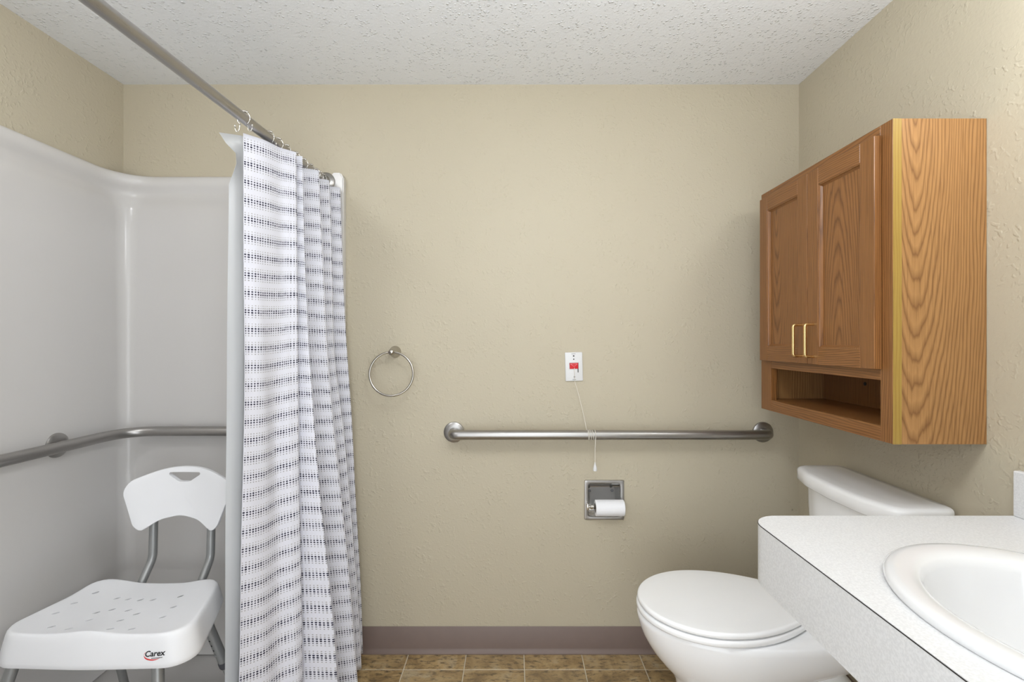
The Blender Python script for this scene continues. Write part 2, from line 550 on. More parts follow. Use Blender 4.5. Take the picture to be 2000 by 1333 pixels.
# curtain rod
def rod_at(y):
    t = -y/1.03
    return Vector((-0.735-0.020*min(t, 1.5), y, 1.866-0.012*min(t, 1.5)))
root = thing('curtain_rod', rod_at(-0.04), 'brushed steel shower curtain rod running high along the shower opening', 'curtain rod')
bm = bmesh.new(); tube(bm, [rod_at(-0.035), rod_at(-0.5), rod_at(-1.0), rod_at(-1.54), rod_at(YF+0.036)], 0.0143, 24)
mk('rod', bm, M['steel_y'], root)
bm = bmesh.new(); lathe(bm, [(0.0, 0), (0.037, 0.0), (0.037, 0.003), (0.034, 0.007), (0.022, 0.012), (0.019, 0.022), (0.019, 0.034), (0.0, 0.034)], rod_at(-0.0325), (-0.03, -1, 0))
mk('flange', bm, M['steel'], root)
bm = bmesh.new(); lathe(bm, [(0.0, 0), (0.037, 0.0), (0.037, 0.003), (0.034, 0.007), (0.022, 0.012), (0.019, 0.022), (0.0, 0.022)], rod_at(YF+0.032), (0.0, 1, 0))
mk('flange', bm, M['steel'], root)

# curtain: plan path whose folds are given at five heights  (distance from camera, X per height)
HZ = [1.835, 1.60, 1.21, 0.90, 0.34, 0.035]
def cr(P, t):
    n = len(P)-1
    i = min(int(t*n), n-1); s = t*n-i
    p0, p1, p2, p3 = P[max(i-1, 0)], P[i], P[i+1], P[min(i+2, n)]
    return 0.5*((2*p1)+(p2-p0)*s+(2*p0-5*p1+4*p2-p3)*s*s+(3*p1-p0-3*p2+p3)*s**3)
def sheet(ctrl, heights, nz, nu, ztop, zbot, name, mat, root, wave=0.0, edge=None):
    zs = [ztop+(zbot-ztop)*i/nz for i in range(nz+1)]
    rows = []
    for z in zs:
        j = 0
        while j < len(heights)-2 and z < heights[j+1]: j += 1
        s = (heights[j]-z)/(heights[j]-heights[j+1])
        s = max(0, min(1, s))
        P = []
        for c in ctrl:
            d = c[0]
            xs = c[1]
            # smooth vertical interpolation (catmull on equal index is fine here)
            x = lerp(xs[j], xs[j+1], s)
            P.append(Vector((x, CAMY+d, z)))
        rows.append([cr(P, k/nu) for k in range(nu+1)])
    # relax vertically so that the linear pieces blend
    for _ in range(14):
        new = [r[:] for r in rows]
        for i in range(1, nz):
            for k in range(nu+1):
                a = (rows[i-1][k]+rows[i][k]*2+rows[i+1][k])/4
                new[i][k] = Vector((a.x, a.y, rows[i][k].z))
        rows = new
    for i, r in enumerate(rows):
        for k, p in enumerate(r):
            if wave:
                p.x += wave*math.sin(k*0.23+zs[i]*5.0)*math.sin(zs[i]*3.1+1.0)
            if edge:
                p.x += edge(k/nu, p.z)
    mid = rows[nz//2]
    U = [0.0]
    for k in range(nu): U.append(U[-1]+(mid[k+1]-mid[k]).length)
    bm = bmesh.new()
    uv = bm.loops.layers.uv.new('UVMap')
    V = [[bm.verts.new(p) for p in r] for r in rows]
    for i in range(nz):
        for k in range(nu):
            f = bm.faces.new((V[i][k], V[i+1][k], V[i+1][k+1], V[i][k+1]))
            for lp, (ii, kk) in zip(f.loops, ((i, k), (i+1, k), (i+1, k+1), (i, k+1))):
                sag = 0.008*math.sin(U[kk]*22.0)*(1-zs[ii]/2.2)+0.005*math.sin(U[kk]*9+zs[ii]*2)
                lp[uv].uv = (U[kk], zs[ii]+sag)
    o = mk(name, bm, mat, root, smooth=180)
    return o
# each: (distance, [X at the heights HZ])
S = lambda d: 940.0/d
def col(d, px): return (d, [(p-1003)/S(d) for p in px])
ctrl = [
    col(1.37, [475, 476, 478, 474, 467, 460]),
    col(1.395, [498, 498, 500, 497, 492, 490]),
    col(1.43, [524, 524, 522, 519, 520, 520]),
    col(1.475, [548, 547, 545, 540, 548, 555]),
    col(1.495, [566, 565, 566, 568, 578, 584]),
    col(1.515, [578, 580, 580, 583, 589, 593]),
    (1.535, [-.716, -.713, -.712, -.707, -.690, -.680]),
    col(1.545, [590, 594, 602, 616, 650, 664]),
    (1.575, [-.745, -.74, -.735, -.72, -.68, -.66]),
    (1.625, [-.755, -.75, -.74, -.72, -.67, -.65]),
    col(1.672, [622, 628, 637, 655, 687, 700]),
    (1.705, [-.74, -.735, -.72, -.70, -.65, -.63]),
    (1.735, [-.745, -.74, -.72, -.70, -.65, -.63]),
    col(1.775, [643, 647, 652, 672, 698, 705]),
    (1.805, [-.73, -.72, -.71, -.69, -.65, -.63]),
    (1.832, [-.73, -.72, -.71, -.69, -.65, -.63]),
    col(1.858, [663, 667, 676, 687, 702, 708]),
    (1.872, [-.685, -.68, -.67, -.66, -.63, -.61]),
]
root = thing('shower_curtain', (-0.70, -0.3, 0.035), 'white shower curtain with rows of navy and grey dots, gathered to the back wall', 'curtain')
sheet(ctrl, HZ, 70, 260, 1.835, 0.035, 'fabric', M['curtain'], root, wave=0.0022)
fab = root.children[0]
md = fab.modifiers.new('thickness', 'SOLIDIFY'); md.thickness = 0.0012; md.offset = 0
# liner
lin = [
    col(1.405, [447, 447, 443, 441, 439, 437]),
    (1.44, [-.80, -.80, -.805, -.81, -.82, -.82]),
    (1.50, [-.805, -.815, -.825, -.83, -.84, -.84]),
    (1.56, [-.785, -.79, -.795, -.80, -.81, -.81]),
    (1.63, [-.80, -.805, -.81, -.815, -.82, -.82]),
    (1.70, [-.785, -.79, -.795, -.80, -.81, -.81]),
    (1.77, [-.795, -.80, -.805, -.81, -.81, -.81]),
    (1.865, [-.78, -.78, -.785, -.785, -.79, -.79]),
]
def flap(u, z):
    if u > 0.10: return 0.0
    k = (1-u/0.10)
    return k*(-0.030*sstep((z-1.78)/0.08) + 0.022*sstep((z-1.70)/0.06)*(1-sstep((z-1.79)/0.05)))
root = thing('curtain_liner', (-0.80, -0.3, 0.035), 'plain translucent white vinyl liner hanging behind the dotted curtain', 'curtain liner')
sheet(lin, HZ, 60, 120, 1.852, 0.035, 'vinyl_sheet', M['liner'], root, wave=0.0015, edge=flap)
md = root.children[0].modifiers.new('thickness', 'SOLIDIFY'); md.thickness = 0.0006; md.offset = 0

# curtain rings
def ring_thing(i, y, label):
    c = rod_at(y)
    r = thing('curtain_ring', c, label, 'curtain ring', 'beaded curtain rings on the shower rod')
    return r
RR = 0.0185
proto = {}
def ring_parts():
    b = bmesh.new()
    pts = [(RR*math.cos(a), 0, RR*math.sin(a)) for a in [math.radians(x) for x in range(-60, 241, 12)]]
    tube(b, pts, 0.0011, 8)
    proto['hoop'] = b
    for nm, sx in (('curtain_hook', 1), ('liner_hook', -1)):
        b = bmesh.new()
        pts = [Vector((sx*RR*0.5, 0, -RR*0.87)), Vector((sx*0.012, 0, -0.022)), Vector((sx*0.014, 0, -0.034)), Vector((sx*0.021, 0, -0.037)), Vector((sx*0.024, 0, -0.030)), Vector((sx*0.025, 0, -0.022))]
        pts = fillet(pts, 0.004, 4)
        tube(b, pts, 0.0011, 8)
        sphere(b, (sx*0.025, 0, -0.020), 0.0030, 10, 6)
        proto[nm] = b
    b = bmesh.new(); sphere(b, (0, 0, 0), 0.0036, 12, 8); proto['bead'] = b
ring_parts()
pmesh = {}
for nm, b in proto.items():
    o = mk('curtain_ring_'+nm, b, M['chrome'] if nm != 'bead' else M['nickel'], smooth=180)
    pmesh[nm] = o.data; bpy.data.objects.remove(o)
ring_d = [1.331, 1.462, 1.512, 1.567, 1.629, 1.690, 1.745, 1.790, 1.825, 1.850]
ords = ['nearest curtain ring on the rod, its hooks bare above the liner corner', 'second curtain ring from the open end of the rod', 'third curtain ring from the open end of the rod',
        'fourth curtain ring from the open end of the rod', 'fifth curtain ring from the open end of the rod', 'sixth curtain ring from the open end of the rod',
        'fourth curtain ring from the wall flange', 'third curtain ring from the wall flange', 'second curtain ring from the wall flange', 'curtain ring closest to the wall flange']
for i, d in enumerate(ring_d):
    y = CAMY+d
    r = ring_thing(i, y, ords[i])
    r.rotation_euler = (0, 0, random.uniform(-0.25, 0.25))
    for nm in ('hoop', 'curtain_hook', 'liner_hook'):
        link(bpy.data.objects.new(nm, pmesh[nm]), r)
    for k in range(5):
        a = math.radians(58+k*16)
        bo = link(bpy.data.objects.new('bead', pmesh['bead']), r)
        bo.location = ((RR+0.0008)*math.cos(a), 0, (RR+0.0008)*math.sin(a))

# shower grab bar, bent round the corner
GZ = 0.896
root = thing('shower_grab_bar', (-1.45, -0.06, GZ), 'brushed steel grab bar bent around the shower corner above the white chair', 'grab bar')
XB, YB = -1.478, -0.072
bm = bmesh.new()
path = fillet([(XL+0.042, -1.40, GZ), (XB, -1.40, GZ), (XB, YB, GZ), (-0.90, YB, GZ), (-0.90, -0.042, GZ)], [0.045, 0.13, 0.03], 10)
tube(bm, path, 0.0185, 24)
mk('bar', bm, M['steel'], root, smooth=60)
def flange(parent, org, ax, r=0.041, nm='flange', mat='steel'):
    b = bmesh.new()
    lathe(b, [(0, 0), (r, 0.0), (r, 0.002), (r*.97, 0.006), (r*.80, 0.010), (0.020, 0.012), (0, 0.012)], org, ax, 40)
    return mk(nm, b, M[mat], parent, smooth=40)
flange(root, (XL+0.0375, -1.40, GZ), (1, 0, 0))
flange(root, (XL+0.0375, -0.320, GZ), (1, 0, 0))
flange(root, (-0.90, -0.0385, GZ), (0, -1, 0))
bm = bmesh.new(); tube(bm, [(XL+0.042, -0.320, GZ), (XB, -0.320, GZ)], 0.0165, 20)
mk('standoff', bm, M['steel'], root)

# ---------------------------------------------------------------- shower chair
root = thing('shower_chair', (-1.10, -0.52, 0.022), 'white plastic shower chair with curved backrest and grey tubular legs', 'chair')
yf, yb = CAMY+1.255, CAMY+1.525
SZ = 0.480
outline = round_poly([(-1.365, yf), (-0.850, yf), (-0.932, yb), (-1.312, yb)], [0.055, 0.055, 0.045, 0.045], 8)
N = 96
ol = resample(outline, N)
cx0, cy0 = -1.112, (yf+yb)/2
def topz(x, y, s):
    # s: 0 centre .. 1 rim.  shallow dish, scooped at the middle of the front edge, raised back corners
    fr = (yb-y)/(yb-yf)                    # 1 front .. 0 back
    dx = (x-cx0)/0.24
    z = SZ-0.010*(1-s**3)
    z += 0.006*(fr*0.9)*math.exp(-(dx/0.22)**2)*sstep((fr-0.55)/0.4) - 0.003*sstep((fr-0.7)/0.3)*math.exp(-((abs(dx)-0.5)/0.28)**2)*s
    z += 0.010*sstep((0.35-fr)/0.35)*sstep((abs(dx)-0.25)/0.4) - 0.004*sstep((0.3-fr)/0.3)*math.exp(-(dx/0.4)**2)
    return z
rings = []
for s in (0.04, 0.15, 0.3, 0.45, 0.6, 0.72, 0.82, 0.90, 0.95, 0.975):
    rings.append([Vector((lerp(cx0, p.x, s), lerp(cy0, p.y, s), topz(lerp(cx0, p.x, s), lerp(cy0, p.y, s), s))) for p in ol])
def skirt(t, off):
    out = []
    for p in ol:
        dirv = Vector((p.x-cx0, p.y-cy0)); dirv.normalize()
        fr = (yb-p.y)/(yb-yf)
        H = lerp(0.050, 0.083, sstep(fr*1.15))
        z0 = topz(p.x, p.y, 1.0)
        zb_ = SZ-0.002-H
        zz = lerp(z0, zb_, t)
        out.append(Vector((p.x+dirv.x*off, p.y+dirv.y*off, zz)))
    return out
for t, off in ((0.03, -0.001), (0.09, 0.003), (0.2, 0.006), (0.5, 0.012), (0.85, 0.017), (0.97, 0.018), (1.0, 0.016), (1.0, 0.012), (0.5, 0.006), (0.16, -0.004)):
    rings.append(skirt(t, off))
for s in (0.9, 0.5, 0.04):
    rings.append([Vector((lerp(cx0, p.x, s), lerp(cy0, p.y, s), topz(lerp(cx0, p.x, s), lerp(cy0, p.y, s), s)-0.0028-0.002*(s > .8))) for p in ol])
bm = bmesh.new(); loft(bm, rings)
bmesh.ops.recalc_face_normals(bm, faces=bm.faces)
# drain slots (position on the seat, metres)
slots = []
for px, py in ((467, 901), (571, 918), (626, 922), (686, 925), (747, 925), (882, 911), (362, 949), (272, 997), (251, 1060), (335, 1073), (437, 1025), (471, 987), (547, 972), (628, 975), (668, 993), (588, 1029), (538, 1080), (643, 1073), (795, 1011), (847, 963)):
    x_, y_ = px/2.5, 800+py/2.5
    d = 940*(CAMZ-(SZ-0.006))/(y_-665)
    slots.append(((x_-1003)*d/940, CAMY+d))
cut = bmesh.new()
for x, y in slots:
    o2 = []
    for k in range(12):
        a = 2*PI*k/12
        o2.append((x+0.0072*math.cos(a), y+0.0048*math.sin(a)+0.0045*math.cos(a)))
    loft(cut, [[Vector((a, b, SZ-0.05)) for a, b in o2], [Vector((a, b, SZ+0.03)) for a, b in o2]])
bmesh.ops.recalc_face_normals(cut, faces=cut.faces)
seat = bool_cut('seat', bm, cut, M['chair'], root, smooth=50)
# added dark sheet under the seat shell, stands in for shade in the drain slots
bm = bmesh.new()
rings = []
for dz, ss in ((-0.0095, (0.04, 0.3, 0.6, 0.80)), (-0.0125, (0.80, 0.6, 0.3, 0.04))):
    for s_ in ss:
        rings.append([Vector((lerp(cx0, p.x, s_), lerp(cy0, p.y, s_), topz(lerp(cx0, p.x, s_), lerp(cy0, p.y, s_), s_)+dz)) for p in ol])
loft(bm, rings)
mk('slot_shade', bm, M['rubber'], root, smooth=50)
# printed lettering on the front of the seat skirt
def project_to(o, bmx, src):
    bb = bmesh.new(); bb.from_mesh(src.data); bmesh.ops.translate(bb, verts=bb.verts, vec=wloc(src))
    tree = BVHTree.FromBMesh(bb); bb.free()
    for v in bmx.verts:
        h = tree.ray_cast(Vector((v.co.x, -1.2, v.co.z)), Vector((0, 1, 0)))
        if h[0] is not None: v.co.y = h[0].y-0.0005
def text_bm(s, size, shear=0.0, bold=0.0):
    cu = bpy.data.curves.new('t', 'FONT'); cu.body = s; cu.size = size; cu.shear = shear; cu.offset = bold; cu.align_x = 'CENTER'
    cu.resolution_u = 3
    o = bpy.data.objects.new('t', cu); COL.objects.link(o)
    dg = bpy.context.evaluated_depsgraph_get()
    me = bpy.data.meshes.new_from_object(o.evaluated_get(dg))
    b = bmesh.new(); b.from_mesh(me)
    bpy.data.objects.remove(o); bpy.data.curves.remove(cu); bpy.data.meshes.remove(me)
    return b
LX, LZ = -0.930, 0.4265
b = text_bm('Carex', 0.0195, 0.12, 0.0005)
for v in b.verts:
    v.co = Vector((LX+v.co.x*1.02, -0.7, LZ+v.co.y+v.co.x*0.06))
project_to(None, b, seat)
o = mk('lettering', b, M['logo_black'], seat, smooth=0); o['label'] = 'small black lettering printed on the seat front'
# a second line of print too fine to read: a row of short strokes
b = bmesh.new()
for k in range(9):
    x0 = -0.013+0.0031*k
    q = [(x0, 0), (x0+0.0022, 0), (x0+0.0022, 0.0020), (x0, 0.0020)]
    b.faces.new([b.verts.new((LX+0.006+x, -0.7, LZ-0.0056+z+x*0.06)) for x, z in q])
project_to(None, b, seat)
mk('fine_print', b, M['logo_black'], seat, smooth=0)
b = bmesh.new()
n = 24
up, dn = [], []
for k in range(n+1):
    t = k/n
    a = math.radians(lerp(150, 312, t))
    w = 0.0031*math.sin(PI*min(1, t*0.92+0.08))**0.7+0.0002
    px_, pz_ = LX-0.002+0.0245*math.cos(a), LZ+0.0035+0.0125*math.sin(a)+0.0015*t
    up.append((px_, pz_)); dn.append((px_*1+0.0, pz_-w))
for k in range(n):
    q = [b.verts.new((p[0], -0.7, p[1])) for p in (up[k], up[k+1], dn[k+1], dn[k])]
    b.faces.new(q)
bmesh.ops.remove_doubles(b, verts=b.verts, dist=1e-6)
project_to(None, b, seat)
o = mk('swoosh', b, M['logo_red'], seat, smooth=0); o['label'] = 'curved red swoosh printed under the lettering'
# backrest: curved panel with a grip slot
bx, by, bz0, bz1 = -1.090, CAMY+1.575, 0.647, 0.818
BW = 0.86
prof2 = round_poly([(-0.160, 0.0), (-0.135, -0.022), (-0.075, 0.012), (0, 0.026), (0.075, 0.012), (0.135, -0.022), (0.160, 0.0), (0.205, 0.108), (0.185, 0.140), (0.085, 0.172), (0, 0.180), (-0.085, 0.172), (-0.185, 0.140), (-0.205, 0.108)],
                   [0.03, 0.026, 0.12, 0.14, 0.12, 0.026, 0.03, 0.035, 0.045, 0.4, 0.6, 0.4, 0.045, 0.035], 7)
prof2 = [(x*BW, z) for x, z in prof2]
pp = resample(prof2, 120)
def bpt(x, z, off):
    # curved in plan (sides come forward), leaning back
    y = by+0.035*(z/0.18)-0.036*(x/0.175)**2
    return Vector((bx+x, y+off, bz0+z))
cen = Vector((0, 0.09))
bm = bmesh.new()
rings = []
for s in (0.05, 0.3, 0.6, 0.85, 0.96):
    rings.append([bpt(lerp(0, p.x, s), lerp(cen.y, p.y, s), -0.007) for p in pp])
rings.append([bpt(p.x*0.99, lerp(cen.y, p.y, 0.99), -0.0055) for p in pp])
rings.append([bpt(p.x, p.y, 0.0) for p in pp])
rings.append([bpt(p.x*0.99, lerp(cen.y, p.y, 0.99), 0.0055) for p in pp])
for s in (0.96, 0.85, 0.6, 0.3, 0.05):
    rings.append([bpt(lerp(0, p.x, s), lerp(cen.y, p.y, s), 0.007) for p in pp])
loft(bm, rings)
bmesh.ops.recalc_face_normals(bm, faces=bm.faces)
cut = bmesh.new()
so = round_poly([(-0.052, 0.153), (-0.050, 0.160), (0.050, 0.160), (0.052, 0.153), (0.018, 0.130), (-0.018, 0.130)], [0.006, 0.006, 0.006, 0.006, 0.024, 0.024], 6)
loft(cut, [[Vector((bx+x, by-0.15, bz0+z)) for x, z in so], [Vector((bx+x, by+0.15, bz0+z)) for x, z in so]])
bmesh.ops.recalc_face_normals(cut, faces=cut.faces)
bool_cut('backrest', bm, cut, M['chair'], root, smooth=40)
for sx in (-1, 1):
    x = -1.104+sx*0.096
    path = fillet([(x, by+0.042, bz0+0.10), (x, by+0.030, bz0-0.02), (x, by+0.026, 0.520), (x, CAMY+1.552, 0.462), (x, CAMY+1.548, 0.425), (x, CAMY+1.46, 0.430)], [0.05, 0.06, 0.03, 0.03], 8)
    b = bmesh.new(); tube(b, path, 0.0125, 16)
    mk('back_tube', b, M['greytube'], root)
# legs
legs = [((-1.335, CAMY+1.305, 0.425), (-1.415, CAMY+1.235, 0.03)), ((-0.965, CAMY+1.305, 0.425), (-0.915, CAMY+1.245, 0.03)),
        ((-1.235, CAMY+1.455, 0.440), (-1.275, CAMY+1.60, 0.03)), ((-0.948, CAMY+1.455, 0.440), (-0.878, CAMY+1.575, 0.03))]
for i, (a, c) in enumerate(legs):
    a, c = Vector(a), Vector(c)
    ax = (c-a).normalized()
    brk = 0.40 if i < 2 else (0.52 if i == 3 else 0.51)
    L = (c-a).length
    m_ = a+ax*L*brk
    b = bmesh.new(); tube(b, [a, m_], 0.0145, 16)
    lg = mk('leg', b, M['greytube'], root)
    b = bmesh.new(); lathe(b, [(0.0, 0), (0.0152, 0), (0.0165, 0.004), (0.0165, 0.018), (0.0150, 0.022), (0, 0.022)], m_-ax*0.010, ax, 20)
    mk('collar', b, M['rubber'], lg)
    b = bmesh.new(); tube(b, [m_, c], 0.0118, 16)
    mk('leg_extension', b, M['greytube'], lg)
    b = bmesh.new(); lathe(b, [(0.0, 0), (0.0135, 0), (0.0145, 0.02), (0.019, 0.036), (0.019, 0.044), (0, 0.044)], c-ax*0.036, ax, 20)
    mk('rubber_foot', b, M['rubber'], lg)
    if i == 3:
        # height adjusting holes and the spring button
        side = Vector((0.35, -1, 0)); side = (side-ax*side.dot(ax)).normalized()
        side = Vector((-0.30, -1, 0)); side = (side-ax*side.dot(ax)).normalized()
        for k in range(7):
            p = a+ax*(0.045+0.019*k)+side*0.0138
            b = bmesh.new(); lathe(b, [(0, 0), (0.0028, 0), (0.0028, 0.0010), (0, 0.0010)], p, side, 12)
            mk('adjusting_hole', b, M['black'], lg)
        p = a+ax*(0.045+0.019*7)+side*0.0135
        b = bmesh.new(); lathe(b, [(0, 0), (0.0034, 0), (0.0034, 0.003), (0.002, 0.0045), (0, 0.0047)], p, side, 12)
        mk('spring_button', b, M['greytube'], lg)

# ================================================================ BACK WALL FITTINGS
# grab bar
root = thing('wall_grab_bar', (0.378, 0, 0.879), 'long straight brushed steel grab bar on the beige wall behind the toilet', 'grab bar')
bm = bmesh.new()
path = fillet([(-0.237, -0.006, 0.879), (-0.237, -0.060, 0.879), (0.992, -0.060, 0.879), (0.992, -0.006, 0.879)], 0.046, 10)
tube(bm, path, 0.0187, 28)
mk('bar', bm, M['steel'], root, smooth=60)
flange(root, (-0.237, -0.0005, 0.879), (0, -1, 0), 0.041)
flange(root, (0.992, -0.0005, 0.879), (0, -1, 0), 0.041)

# towel ring
root = thing('towel_ring', (-0.471, 0, 1.115), 'round satin nickel towel ring on the beige wall beside the curtain', 'towel ring')
bm = bmesh.new(); lathe(bm, [(0, 0), (0.0235, 0.0005), (0.0235, 0.003), (0.0215, 0.008), (0.016, 0.025), (0.0118, 0.046), (0.0125, 0.052), (0.0130, 0.058), (0.0115, 0.066), (0.007, 0.071), (0, 0.0725)], (-0.471, 0, 1.199), (0, -1, 0), 32)
mk('post', bm, M['nickel'], root, smooth=40)
bm = bmesh.new()
tube(bm, [(-0.470+0.0838*math.sin(a), -0.060-0.006*(1-math.cos(a)), 1.1155+0.0838*math.cos(a)) for a in [2*PI*k/72 for k in range(72)]], 0.0044, 12, closed=True)
mk('ring', bm, M['nickel'], root)

# emergency call plate with pull cord
PX, PZ = 0.240, 1.140
root = thing('emergency_call_plate', (PX, 0, PZ), 'white emergency call plate with red switch and a cord looped round the grab bar', 'call switch')
def tilt(b):
    R = Matrix.Translation((PX, 0, PZ)) @ Matrix.Rotation(math.radians(-1.6), 4, 'Y') @ Matrix.Translation((-PX, 0, -PZ))
    b.transform(R)
    return b
bm = boxo(PX-0.0345, PX+0.0345, -0.0065, -0.0002, PZ-0.057, PZ+0.057, 0.002, 2)
pl = mk('plate', tilt(bm), M['plate'], root)
def pbox(nm, x0, x1, z0, z1, y0, y1, mat, par, bev=0):
    return mk(nm, tilt(boxo(PX+x0, PX+x1, y1, y0, PZ+z0, PZ+z1, bev)), M[mat], par)
pbox('switch_slot', -0.0178, 0.0182, -0.0235, 0.0155, -0.0060, -0.0068, 'mark', root)
pbox('switch_cover', -0.0178, 0.0135, -0.0245, -0.0085, -0.0062, -0.0074, 'plate', root)
sw = pbox('switch', -0.0165, 0.0165, -0.0085, 0.0145, -0.0062, -0.0105, 'red', root, 0.001)
bm = bmesh.new()
tube(bm, fillet([(PX-0.014, -0.0107, PZ+0.011), (PX, -0.0107, PZ+0.001), (PX+0.014, -0.0107, PZ+0.011), (PX-0.014, -0.0107, PZ+0.0115)], 0.001, 3), 0.0009, 6)
mk('arrow_mark', tilt(bm), M['redline'], sw)
for z, r in ((0.0425, 0.0031), (0.0295, 0.0026)):
    bm = bmesh.new(); lathe(bm, [(0, 0), (r, 0), (r, 0.0006), (0, 0.0006)], (PX, -0.0064, PZ+z), (0, -1, 0), 16)
    mk('indicator_hole', tilt(bm), M['black'], root)
bm = bmesh.new(); lathe(bm, [(0, 0), (0.0032, 0), (0.0028, 0.001), (0, 0.0013)], (PX+0.001, -0.0064, PZ-0.0405), (0, -1, 0), 16)
mk('screw', tilt(bm), M['mark'], root)
# tiny print above and below (a row of short strokes, unreadable in the photograph)
for z, n, w in ((0.0508, 7, 0.0024), (-0.0515, 5, 0.0030)):
    bm = bmesh.new()
    for k in range(n):
        box(bm, PX-n*w/2+k*w, PX-n*w/2+k*w+w*0.72, -0.0068, -0.0063, PZ+z-0.0009, PZ+z+0.0009+0.0006*(k % 2))
    mk('print', tilt(bm), M['mark'], root, smooth=0)
# cord
by_, bz_ = -0.060, 0.879
pts = [Vector((0.241, -0.0122, PZ-0.004)), Vector((0.2415, -0.0115, PZ-0.04)), Vector((0.243, -0.0095, PZ-0.060)), Vector((0.254, -0.020, 1.040)), Vector((0.269, -0.035, 0.975)), Vector((0.279, -0.043, 0.925)), Vector((0.283, by_+0.012, 0.9005))]
pts = fillet(pts, 0.05, 5)
turns = 3.0
n = 90
for k in range(n+1):
    t = k/n
    a = math.radians(60)+2*PI*turns*t
    pts.append(Vector((0.284+0.016*t+0.0015*math.sin(9*t), by_+0.0201*math.cos(a), bz_+0.0201*math.sin(a))))
for k in range(1, 36):
    t = k/35
    a = math.radians(60)+2*PI*turns+2*PI*1.36*t
    pts.append(Vector((0.300+0.014*t+0.003*math.sin(PI*t), by_+0.0203*math.cos(a), bz_+0.0203*math.sin(a))))
last = pts[-1]
pts += [Vector((0.3125, by_-0.0215, 0.865)), Vector((0.311, by_-0.021, 0.83)), Vector((0.311, by_-0.021, 0.775))]
bm = bmesh.new(); tube(bm, pts, 0.0011, 8)
mk('pull_cord', bm, M['cord'], root)
bm = bmesh.new(); lathe(bm, [(0, 0), (0.0022, 0.0), (0.003, -0.006), (0.0068, -0.018), (0.0082, -0.026), (0.0070, -0.032), (0, -0.034)], (0.311, by_-0.021, 0.778), (0, 0, 1), 20)
mk('cord_pendant', bm, M['plate'], root)

# recessed toilet paper holder
TX, TZ = 0.361, 0.609
root = thing('paper_holder', (TX, 0, TZ), 'recessed chrome toilet paper holder set in the beige wall', 'paper holder')
hs = 0.079
bm = bmesh.new()
outer = [(TX-hs, TZ-hs), (TX+hs, TZ-hs), (TX+hs, TZ+hs), (TX-hs, TZ+hs)]
ou = resample(round_poly(outer, [0.002]*4, 4), 80)
ix0, ix1, iz0, iz1 = TX-0.0635, TX+0.0635, TZ-0.0655, TZ+0.0655
inn = [(ix0, iz0), (ix1, iz0), (ix1, iz1), (ix0, iz1)]
iu = resample(round_poly(inn, [0.010]*4, 5), 80)
def sc2(P, s): return [Vector((TX+(p.x-TX)*s, TZ+(p.y-TZ)*s)) for p in P]
def ring2(P, y): return [Vector((p.x, y, p.y)) for p in P]
loft(bm, [ring2(ou, -0.0003), ring2(ou, -0.003), ring2(sc2(ou, .985), -0.0052), ring2(sc2(ou, .95), -0.0060), ring2(sc2(iu, 1.03), -0.0045), ring2(iu, -0.0025), ring2(sc2(iu, .99), 0.001)], False, False)
mk('frame', bm, M['steel'], root, smooth=30)
# curved basin behind the frame
bm = bmesh.new()
prof_b = []
for k in range(15):
    a = lerp(0, PI, k/14)
    prof_b.append((0.002+0.052*math.sin(a)**0.6, TZ+0.0645*math.cos(a)))
for i in range(1):
    A = [bm.verts.new((ix0, y, z)) for y, z in prof_b]
    B = [bm.verts.new((ix1, y, z)) for y, z in prof_b]
    for k in range(14):
        bm.faces.new((A[k], A[k+1], B[k+1], B[k]))
    bm.faces.new(A); bm.faces.new(B)
mk('basin', bm, M['chrome'], root, smooth=40)
for x, z in ((TX-0.052, 0.632), (TX+0.040, 0.634)):
    bm = bmesh.new(); lathe(bm, [(0, 0), (0.006, 0), (0.005, 0.002), (0, 0.0026)], (x, 0.040, z), (0, -1, 0.2), 16)
    mk('screw', bm, M['mark'], root)
for x0, x1 in ((TX-0.074, TX-0.064), (TX+0.0665, TX+0.0765)):
    mk('ear', boxo(x0, x1, -0.034, -0.004, 0.577, 0.602, 0.003), M['chrome'], root)
bm = bmesh.new(); lathe(bm, [(0, 0), (0.0065, 0), (0.0065, 0.007), (0.009, 0.008), (0.009, 0.030), (0.0085, 0.031), (0.0085, 0.122), (0.0065, 0.123), (0.0065, 0.132), (0, 0.132)], (TX-0.066, -0.022, 0.588), (1, 0, 0), 24)
mk('spindle', bm, M['chrome'], root)
rl = thing('toilet_paper_roll', (TX+0.013, -0.022, 0.588), 'part-used white toilet paper roll on the recessed chrome holder', 'toilet paper')
bm = bmesh.new(); lathe(bm, [(0.0192, 0), (0.0295, 0.0), (0.0312, 0.0015), (0.0315, 0.05), (0.0313, 0.1115), (0.0295, 0.113), (0.0192, 0.113), (0.0192, 0.0)], (TX-0.040, -0.024, 0.5845), (1, 0, 0), 40)
b2 = bm
# remove the end caps over the core
for f in [f for f in b2.faces if len(f.verts) > 4]: b2.faces.remove(f)
mk('paper', b2, M['paper'], rl)
bm = bmesh.new(); lathe(bm, [(0.0190, 0.0005), (0.0191, 0.0005), (0.0191, 0.1125), (0.0176, 0.1125), (0.0176, 0.0005), (0.0190, 0.0005)], (TX-0.040, -0.024, 0.5845), (1, 0, 0), 32)
for f in [f for f in bm.faces if len(f.verts) > 4]: bm.faces.remove(f)
mk('cardboard_core', bm, M['card'], rl)

